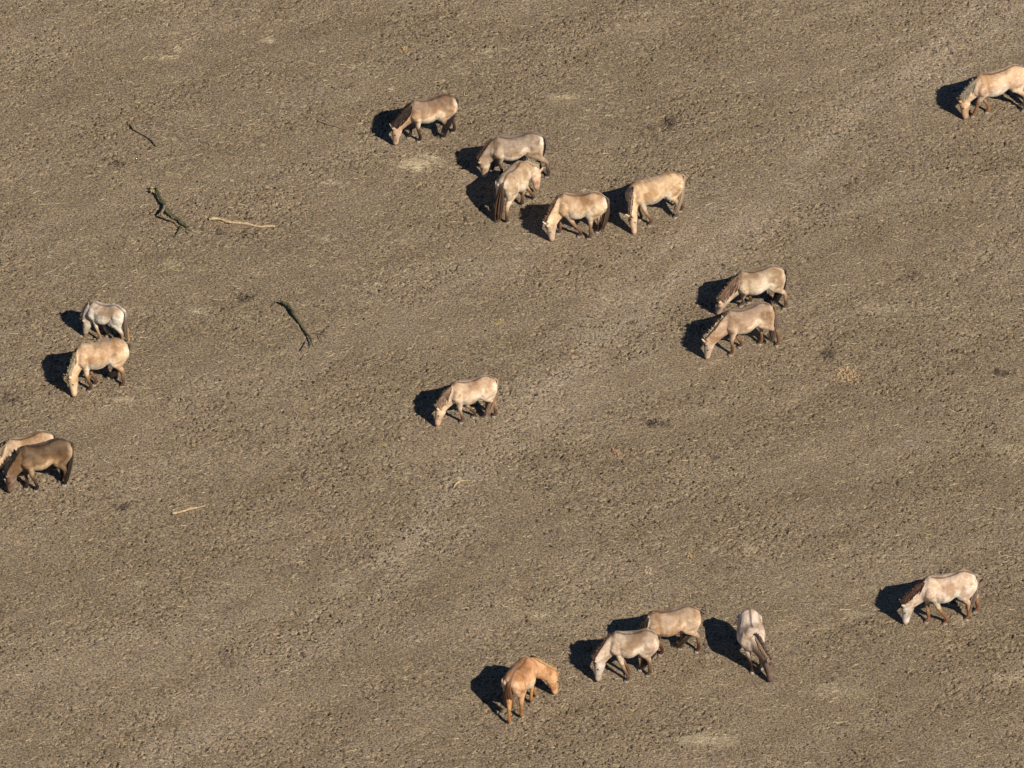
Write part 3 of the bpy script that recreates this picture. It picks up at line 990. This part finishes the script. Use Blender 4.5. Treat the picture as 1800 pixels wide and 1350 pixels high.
def build_tufts():
    rg = np.random.default_rng(5)
    n = 42000
    x, y = rg.uniform(-13.5, 13.5, n), rg.uniform(-15.3, 16.4, n)
    i = np.searchsorted(GX, x); j = np.searchsorted(GY, y)
    k = rg.random(n) < .35 + .65 * DENS[i, j]
    x, y = x[k], y[k]
    n = len(x)
    B = 4
    X = np.repeat(x, B) + rg.normal(0, .018, n * B); Y = np.repeat(y, B) + rg.normal(0, .018, n * B)
    Z = height(X, Y) - .008
    an = rg.uniform(0, 2 * pi, n * B)
    hgt = rg.uniform(.02, .055, n * B); wd = rg.uniform(.006, .014, n * B)
    lean = rg.normal(0, .022, (n * B, 2))
    a = np.stack([X - np.cos(an) * wd, Y - np.sin(an) * wd, Z], 1)
    b = np.stack([X + np.cos(an) * wd, Y + np.sin(an) * wd, Z], 1)
    c = np.stack([X + lean[:, 0], Y + lean[:, 1], Z + hgt], 1)
    V = np.stack([a, b, c], 1).reshape(-1, 3)
    F = np.arange(len(V)).reshape(-1, 3)
    me = fast_mesh('grass_tufts', V, F)
    pc = np.array([(.24, .20, .10), (.30, .23, .13), (.20, .19, .09), (.36, .28, .17), (.18, .13, .09)])
    C = np.repeat(pc[rg.integers(0, 5, n)], B * 3, 0) * rg.uniform(.7, 1.2, (n * B * 3, 1))
    set_color(me, 'tint', C)
    tag(link_mesh('grass', me, M_STRAW, smooth=False), 'short cropped olive brown grass tufts over the pasture', 'grass', kind='stuff')


def build_clods():
    rg = np.random.default_rng(99)
    n = 32000
    x, y = rg.uniform(-13.5, 13.5, n), rg.uniform(-15.3, 16.4, n)
    i = np.searchsorted(GX, x); j = np.searchsorted(GY, y)
    k = rg.random(n) < DENS[i, j] ** 1.5
    x, y = x[k], y[k]
    m = len(x) // 3
    x = np.concatenate([x, x[:m] + rg.normal(0, .06, m)]); y = np.concatenate([y, y[:m] + rg.normal(0, .06, m)])
    for px, py, rx, ry, am in MUD:      # torn up wet spots
        c = at(px, py)
        q = int(rx * ry * am * .35) + 3
        x = np.concatenate([x, c[0] + rg.normal(0, rx / KPX * .5, q)]); y = np.concatenate([y, c[1] + rg.normal(0, ry / KPX / sin(ELEV) * .5, q)])
    n = len(x)
    r = .009 + .025 * rg.random(n) ** 2.0
    base = np.array([(1, 0, 0), (0, 1, 0), (-1, 0, 0), (0, -1, 0), (0, 0, 1), (0, 0, -1)], float)
    V = base[None] * rg.uniform(.6, 1.4, (n, 6, 1)) * r[:, None, None] + rg.normal(0, .15, (n, 6, 3)) * r[:, None, None]
    an = rg.uniform(0, 6.28, n)
    ca, sa = np.cos(an)[:, None], np.sin(an)[:, None]
    V = np.stack([V[..., 0] * ca - V[..., 1] * sa, V[..., 0] * sa + V[..., 1] * ca, V[..., 2] * .8], -1)
    V += np.stack([x, y, height(x, y) + r * .35], 1)[:, None, :]
    F0 = np.array([(0, 1, 4), (1, 2, 4), (2, 3, 4), (3, 0, 4), (1, 0, 5), (2, 1, 5), (3, 2, 5), (0, 3, 5)])
    F = (np.arange(n)[:, None, None] * 6 + F0[None]).reshape(-1, 3)
    me = fast_mesh('clods', V.reshape(-1, 3), F)
    pc = np.array([(.06, .048, .044), (.10, .08, .07), (.045, .038, .037), (.15, .12, .09)])
    set_color(me, 'tint', np.repeat(pc[rg.integers(0, 4, n)] * rg.uniform(.7, 1.25, (n, 1)), 6, 0))
    tag(link_mesh('soil_clods', me, M_DUNG, smooth=False), 'small dark crumbs of mud and old dung over the pasture', 'clods', kind='stuff')


build_stems()
build_tufts()
build_clods()

# ------------------------------------------------------------------ fallen wood
BARK_MOSS = make_bark('mossy_bark', (.085, .085, .05), (.13, .125, .065), (.05, .048, .036))
BARK_TIP = make_bark('broken_wood', (.42, .35, .20), (.30, .25, .13), (.18, .16, .08))
BARK_PALE = make_bark('bare_wood', (.55, .42, .26), (.46, .33, .20), (.34, .24, .15))
BARK_DULL = make_bark('dull_bark', (.20, .17, .11), (.26, .19, .13), (.14, .11, .075))
BARK_YEL = make_bark('split_wood', (.56, .45, .28), (.50, .42, .20), (.40, .30, .19))


THIN = 0.64


def stick(name, pts, rad, mat, parent=None, lift=None, seed=0, n=9, org=None):
    """pts are photo points lying on the ground; lift = height of the centre line above it"""
    rg = np.random.default_rng(seed)
    rad = [r_ * THIN for r_ in rad]
    P = []
    for i, p in enumerate(pts):
        z = (lift[i] if lift else 0) + rad[i] * .8
        q = at(p[0], p[1], z)
        q[2] = z + height(np.array([q[0]]), np.array([q[1]]))[0] * .5
        P.append(q)
    pp, rr = resample(P, rad, 5)
    rr = [x * (1 + .18 * rg.normal()) for x in rr]
    pp = [p + rg.normal(0, .12, 3) * r_ for p, r_ in zip(pp, rr)]
    g = Geo()
    if org is None: org = np.array([pp[0][0], pp[0][1], 0])
    u = None
    rings = []
    for i in range(len(pp)):
        t = norm(pp[min(i + 1, len(pp) - 1)] - pp[max(i - 1, 0)])
        if u is None: u = norm(np.cross(t, np.array([.3, .1, .9])))
        u = norm(u - t * np.dot(u, t))
        w = np.cross(t, u)
        rings.append([pp[i] - org + (u * cos(2 * pi * j / n) + w * sin(2 * pi * j / n)) * rr[i] * (1 + .16 * rg.normal()) for j in range(n)])
    g.ring_tube(rings)
    o = link_mesh(name, quick_mesh(name, g.v, g.f), mat, parent)
    if parent is None: o.location = org
    return o, org


def branch_root(name, px, py, label, cat='branch'):
    c = at(px, py)
    e = bpy.data.objects.new(name, None)
    COL.objects.link(e)
    e.location = (c[0], c[1], 0)
    tag(e, label, cat, 'fallen branches on the pasture')
    return e, np.array([c[0], c[1], 0])


# big mossy forked branch
e, o_ = branch_root('fallen_branch', 303, 370, 'thick mossy forked branch lying right beside the long bare stick')
stick('stem', [(275, 332), (280, 345), (288, 358), (292, 369), (303, 379), (316, 389), (326, 397), (335, 405)], [.055, .065, .07, .08, .075, .07, .065, .03], BARK_MOSS, e,
      [.12, .10, .08, .06, .03, .02, .02, .01], 3, 10, o_)
stick('side_branch', [(290, 361), (287, 369), (283.5, 376), (293, 382), (303, 388), (313, 395), (322, 400)], [.06, .055, .05, .045, .035, .03, .02], BARK_DULL, e,
      [.07, .14, .18, .12, .06, .04, .03], 4, 9, o_)
stick('side_branch', [(318, 397), (315, 404), (311, 411), (305, 418)], [.03, .032, .025, .012], BARK_MOSS, e, [.05, .05, .04, .02], 5, 8, o_)
stick('side_branch', [(335, 404), (341, 406), (348, 408)], [.018, .014, .008], BARK_YEL, e, None, 15, 7, o_)
stick('side_branch', [(311, 412), (314, 416), (318, 419)], [.016, .014, .008], BARK_DULL, e, None, 16, 7, o_)
stick('side_branch', [(300, 404.5), (306, 402.5), (312, 401)], [.008, .010, .008], BARK_YEL, e, None, 17, 6, o_)
for k in range(7):
    a_ = (300 + k * 5.5, 377 + k * 4.2)
    stick('twig', [a_, (a_[0] + rng.uniform(-7, 9), a_[1] + rng.uniform(-7, 9)), (a_[0] + rng.uniform(-12, 15), a_[1] + rng.uniform(-10, 14))], [.018, .013, .008],
          BARK_MOSS if k % 2 else BARK_DULL, e, [.06, .07, .03], 60 + k, 6, o_)
g_ = Geo()
for k in range(22):
    q = at(268 + rng.uniform(-3, 9), 333 + rng.uniform(-4, 4), .10) - o_
    d_ = norm(rng.normal(0, 1, 3)) * .06
    g_.tube([q - d_, q + d_ * .3, q + d_], [.022, .016, .005], n=5, sub=1)
link_mesh('splintered_end', quick_mesh('splintered_end', g_.v, g_.f), BARK_TIP, e)
# second mossy branch
e, o_ = branch_root('fallen_branch', 522, 566, 'mossy bent branch lying alone, left of the middle of the picture')
stick('stem', [(493, 530), (500, 533), (508, 537), (514, 548), (521, 559), (529, 571), (536, 582), (543, 590), (547, 598), (548, 606)],
      [.04, .06, .075, .07, .055, .045, .038, .034, .03, .018], BARK_MOSS, e, [.10, .09, .08, .06, .05, .04, .05, .08, .10, .10], 6, 10, o_)
stick('side_branch', [(546, 598), (545, 606), (543, 612)], [.03, .028, .018], BARK_MOSS, e, [.22, .30, .36], 7, 8, o_)
stick('side_branch', [(548, 598), (550, 605), (552, 612)], [.015, .012, .006], BARK_DULL, e, None, 8, 6, o_)
for k, a_ in enumerate([(512, 545), (519, 556), (530, 573), (538, 584), (545, 594)]):
    stick('twig', [a_, (a_[0] + rng.uniform(-4, 8), a_[1] + rng.uniform(-3, 7)), (a_[0] + rng.uniform(-8, 13), a_[1] + rng.uniform(-4, 12))], [.018, .013, .008],
          BARK_DULL, e, [.06, .08, .04], 80 + k, 6, o_)
e, o_ = branch_root('twig_bundle', 566, 590, 'small dark brushy twigs beside the mossy bent branch', 'twigs')
for k, pts in enumerate([[(553, 586), (559, 584), (566, 581), (576, 585)], [(559, 585), (562, 592), (565, 601)], [(566, 582), (574, 590), (580, 598)], [(569, 584), (572, 578), (574, 577)],
                         [(562, 586), (570, 587), (580, 583)]]):
    stick('twig', pts, [.018, .016, .011, .006][:len(pts)], BARK_MOSS if k % 2 else BARK_DULL, e, [.04, .06, .03, .02][:len(pts)], 30 + k, 6, o_)
# long bare stick
b_, _ = stick('bare_stick', [(367, 385), (378, 384), (390, 386), (405, 391), (420, 392), (440, 394), (455, 397), (470, 396), (483.5, 397)],
              [.046, .058, .054, .052, .05, .05, .046, .042, .036], BARK_PALE, None, [.05, .04, .03, .02, .01, .01, .01, .01, .01], 9, 10)
tag(b_, 'long bare pale brown stick lying level beside the mossy forked branch', 'stick', 'fallen branches on the pasture')
b_, _ = stick('bare_stick', [(231, 212), (235, 219), (238, 227), (247, 233), (258, 240), (268, 247), (275, 257)],
              [.030, .042, .044, .036, .034, .040, .026], BARK_DULL, None, [.16, .12, .06, .03, .03, .03, .02], 10, 8)
tag(b_, 'thin crooked olive stick with upturned end at upper left', 'stick', 'fallen branches on the pasture')
b_, _ = stick('bare_stick', [(559, 212), (566, 214), (576, 218), (588, 221), (600, 225), (612, 227)],
              [.034, .040, .036, .040, .034, .022], make_bark('purple_bark', (.22, .14, .12), (.28, .19, .15), (.16, .11, .09)), None, [.04, .02, .01, .01, .01, .01], 11, 8)
tag(b_, 'thin reddish brown stick left of the highest horse', 'stick', 'fallen branches on the pasture')
b_, _ = stick('split_wood', [(303, 902), (312, 901), (322, 898), (335, 894), (346, 892), (361, 888.5)],
              [.030, .045, .04, .042, .034, .016], BARK_PALE, None, [.03, .01, .01, .01, .01, .01], 12, 8)
tag(b_, 'pale yellow split piece of wood at lower left', 'wood', 'fallen branches on the pasture')
b_, _ = stick('split_wood', [(797, 858), (800, 852), (806, 847), (814, 844), (823, 844)],
              [.020, .035, .035, .030, .015], make_bark('tan_bark', (.44, .33, .18), (.5, .39, .23), (.34, .25, .14)), None, [.01, .02, .03, .02, .01], 13, 8)
tag(b_, 'short curved tan piece of bark below the lone cream horse', 'bark', 'fallen branches on the pasture')
b_, _ = stick('bare_stick', [(651, 922), (660, 926), (670, 926), (682, 920)], [.012, .014, .014, .010], BARK_DULL, None, None, 14, 7)
tag(b_, 'small curved brown twig on the trampled strip below centre', 'stick', 'fallen branches on the pasture')
b_, _ = stick('bare_stick', [(98, 436), (102, 428), (110, 421)], [.008, .010, .007], BARK_YEL, None, None, 18, 6)
tag(b_, 'thin yellow stalk at the left below the mossy forked branch', 'stalk', 'fallen branches on the pasture')


# ------------------------------------------------------------------ dung piles
def dung(px, py, rx, ry, n, col, label, seed, size=(.012, .028)):
    rg = np.random.default_rng(seed)
    c = at(px, py)
    bm = bmesh.new()
    cols = []
    for k in range(n):
        q = at(px + rg.normal(0, rx * .62), py + rg.normal(0, ry * .62))
        rr = rg.uniform(*size)
        z = height(np.array([q[0]]), np.array([q[1]]))[0] + rr * rg.uniform(.2, .8)
        r_ = bmesh.ops.create_icosphere(bm, subdivisions=1, radius=rr)
        sc = rg.uniform(.65, 1.35, 3)
        cc = np.array(col) * rg.uniform(.5, .95)
        for v in r_['verts']:
            v.co = Vector((v.co.x * sc[0] + q[0] - c[0], v.co.y * sc[1] + q[1] - c[1], v.co.z * sc[2] * .8 + z)) + Vector(rg.normal(0, rr * .14, 3))
            cols.append(cc)
    me = bpy.data.meshes.new('dung_pile')
    bm.to_mesh(me)
    bm.free()
    set_color(me, 'tint', np.array(cols))
    o = bpy.data.objects.new('dung_pile', None)
    COL.objects.link(o)
    o.location = (c[0], c[1], 0)
    link_mesh('dung_lumps', me, M_DUNG, o, smooth=False)['kind'] = 'stuff'
    tag(o, label, 'dung pile', 'dried dung piles on the ground')


TAN = (.62, .45, .27)
dung(1490, 659, 20, 12, 110, TAN, 'widest crumbled tan dung pile, below the two horses on the right', 1, (.015, .035))
dung(709, 87, 8, 4, 26, (.62, .42, .20), 'small orange tan dung pile near the top, above the brown dun horse', 2)
dung(876, 567, 9, 5, 30, (.56, .45, .22), 'yellowish dung pile above the lone cream horse', 3)
dung(1085, 794, 8, 5, 26, (.66, .42, .25), 'orange dung pile right of and below the lone cream horse', 4)
dung(332, 344, 6, 4, 18, (.60, .42, .25), 'small tan dung pile just above and right of the mossy forked branch', 5)
dung(407, 318, 4, 2, 8, TAN, 'tiny tan dung pile between the sticks at upper left', 6)
dung(1214, 977, 9, 6, 24, (.52, .38, .20), 'tan dung pile above the tan horse with black mane', 7)
dung(31, 954, 12, 4, 20, (.62, .45, .29), 'tan dung pile at lower left close to the picture edge', 8)
dung(213, 1308, 9, 4, 16, (.50, .40, .24), 'tan dung pile near the bottom left', 9)
dung(333, 1333, 6, 3, 10, (.50, .40, .26), 'small dung pile at the very bottom, right of the one at bottom left', 10)
dung(683, 622, 10, 4, 18, (.55, .42, .25), 'scattered tan dung between the mossy bent branch and the lone cream horse', 11)
dung(1140, 1004, 9, 4, 18, (.62, .48, .36), 'pinkish scattered dung in the lower middle', 12)
dung(545, 862, 9, 4, 14, (.50, .38, .23), 'dull tan dung right of the pale yellow split wood', 13)
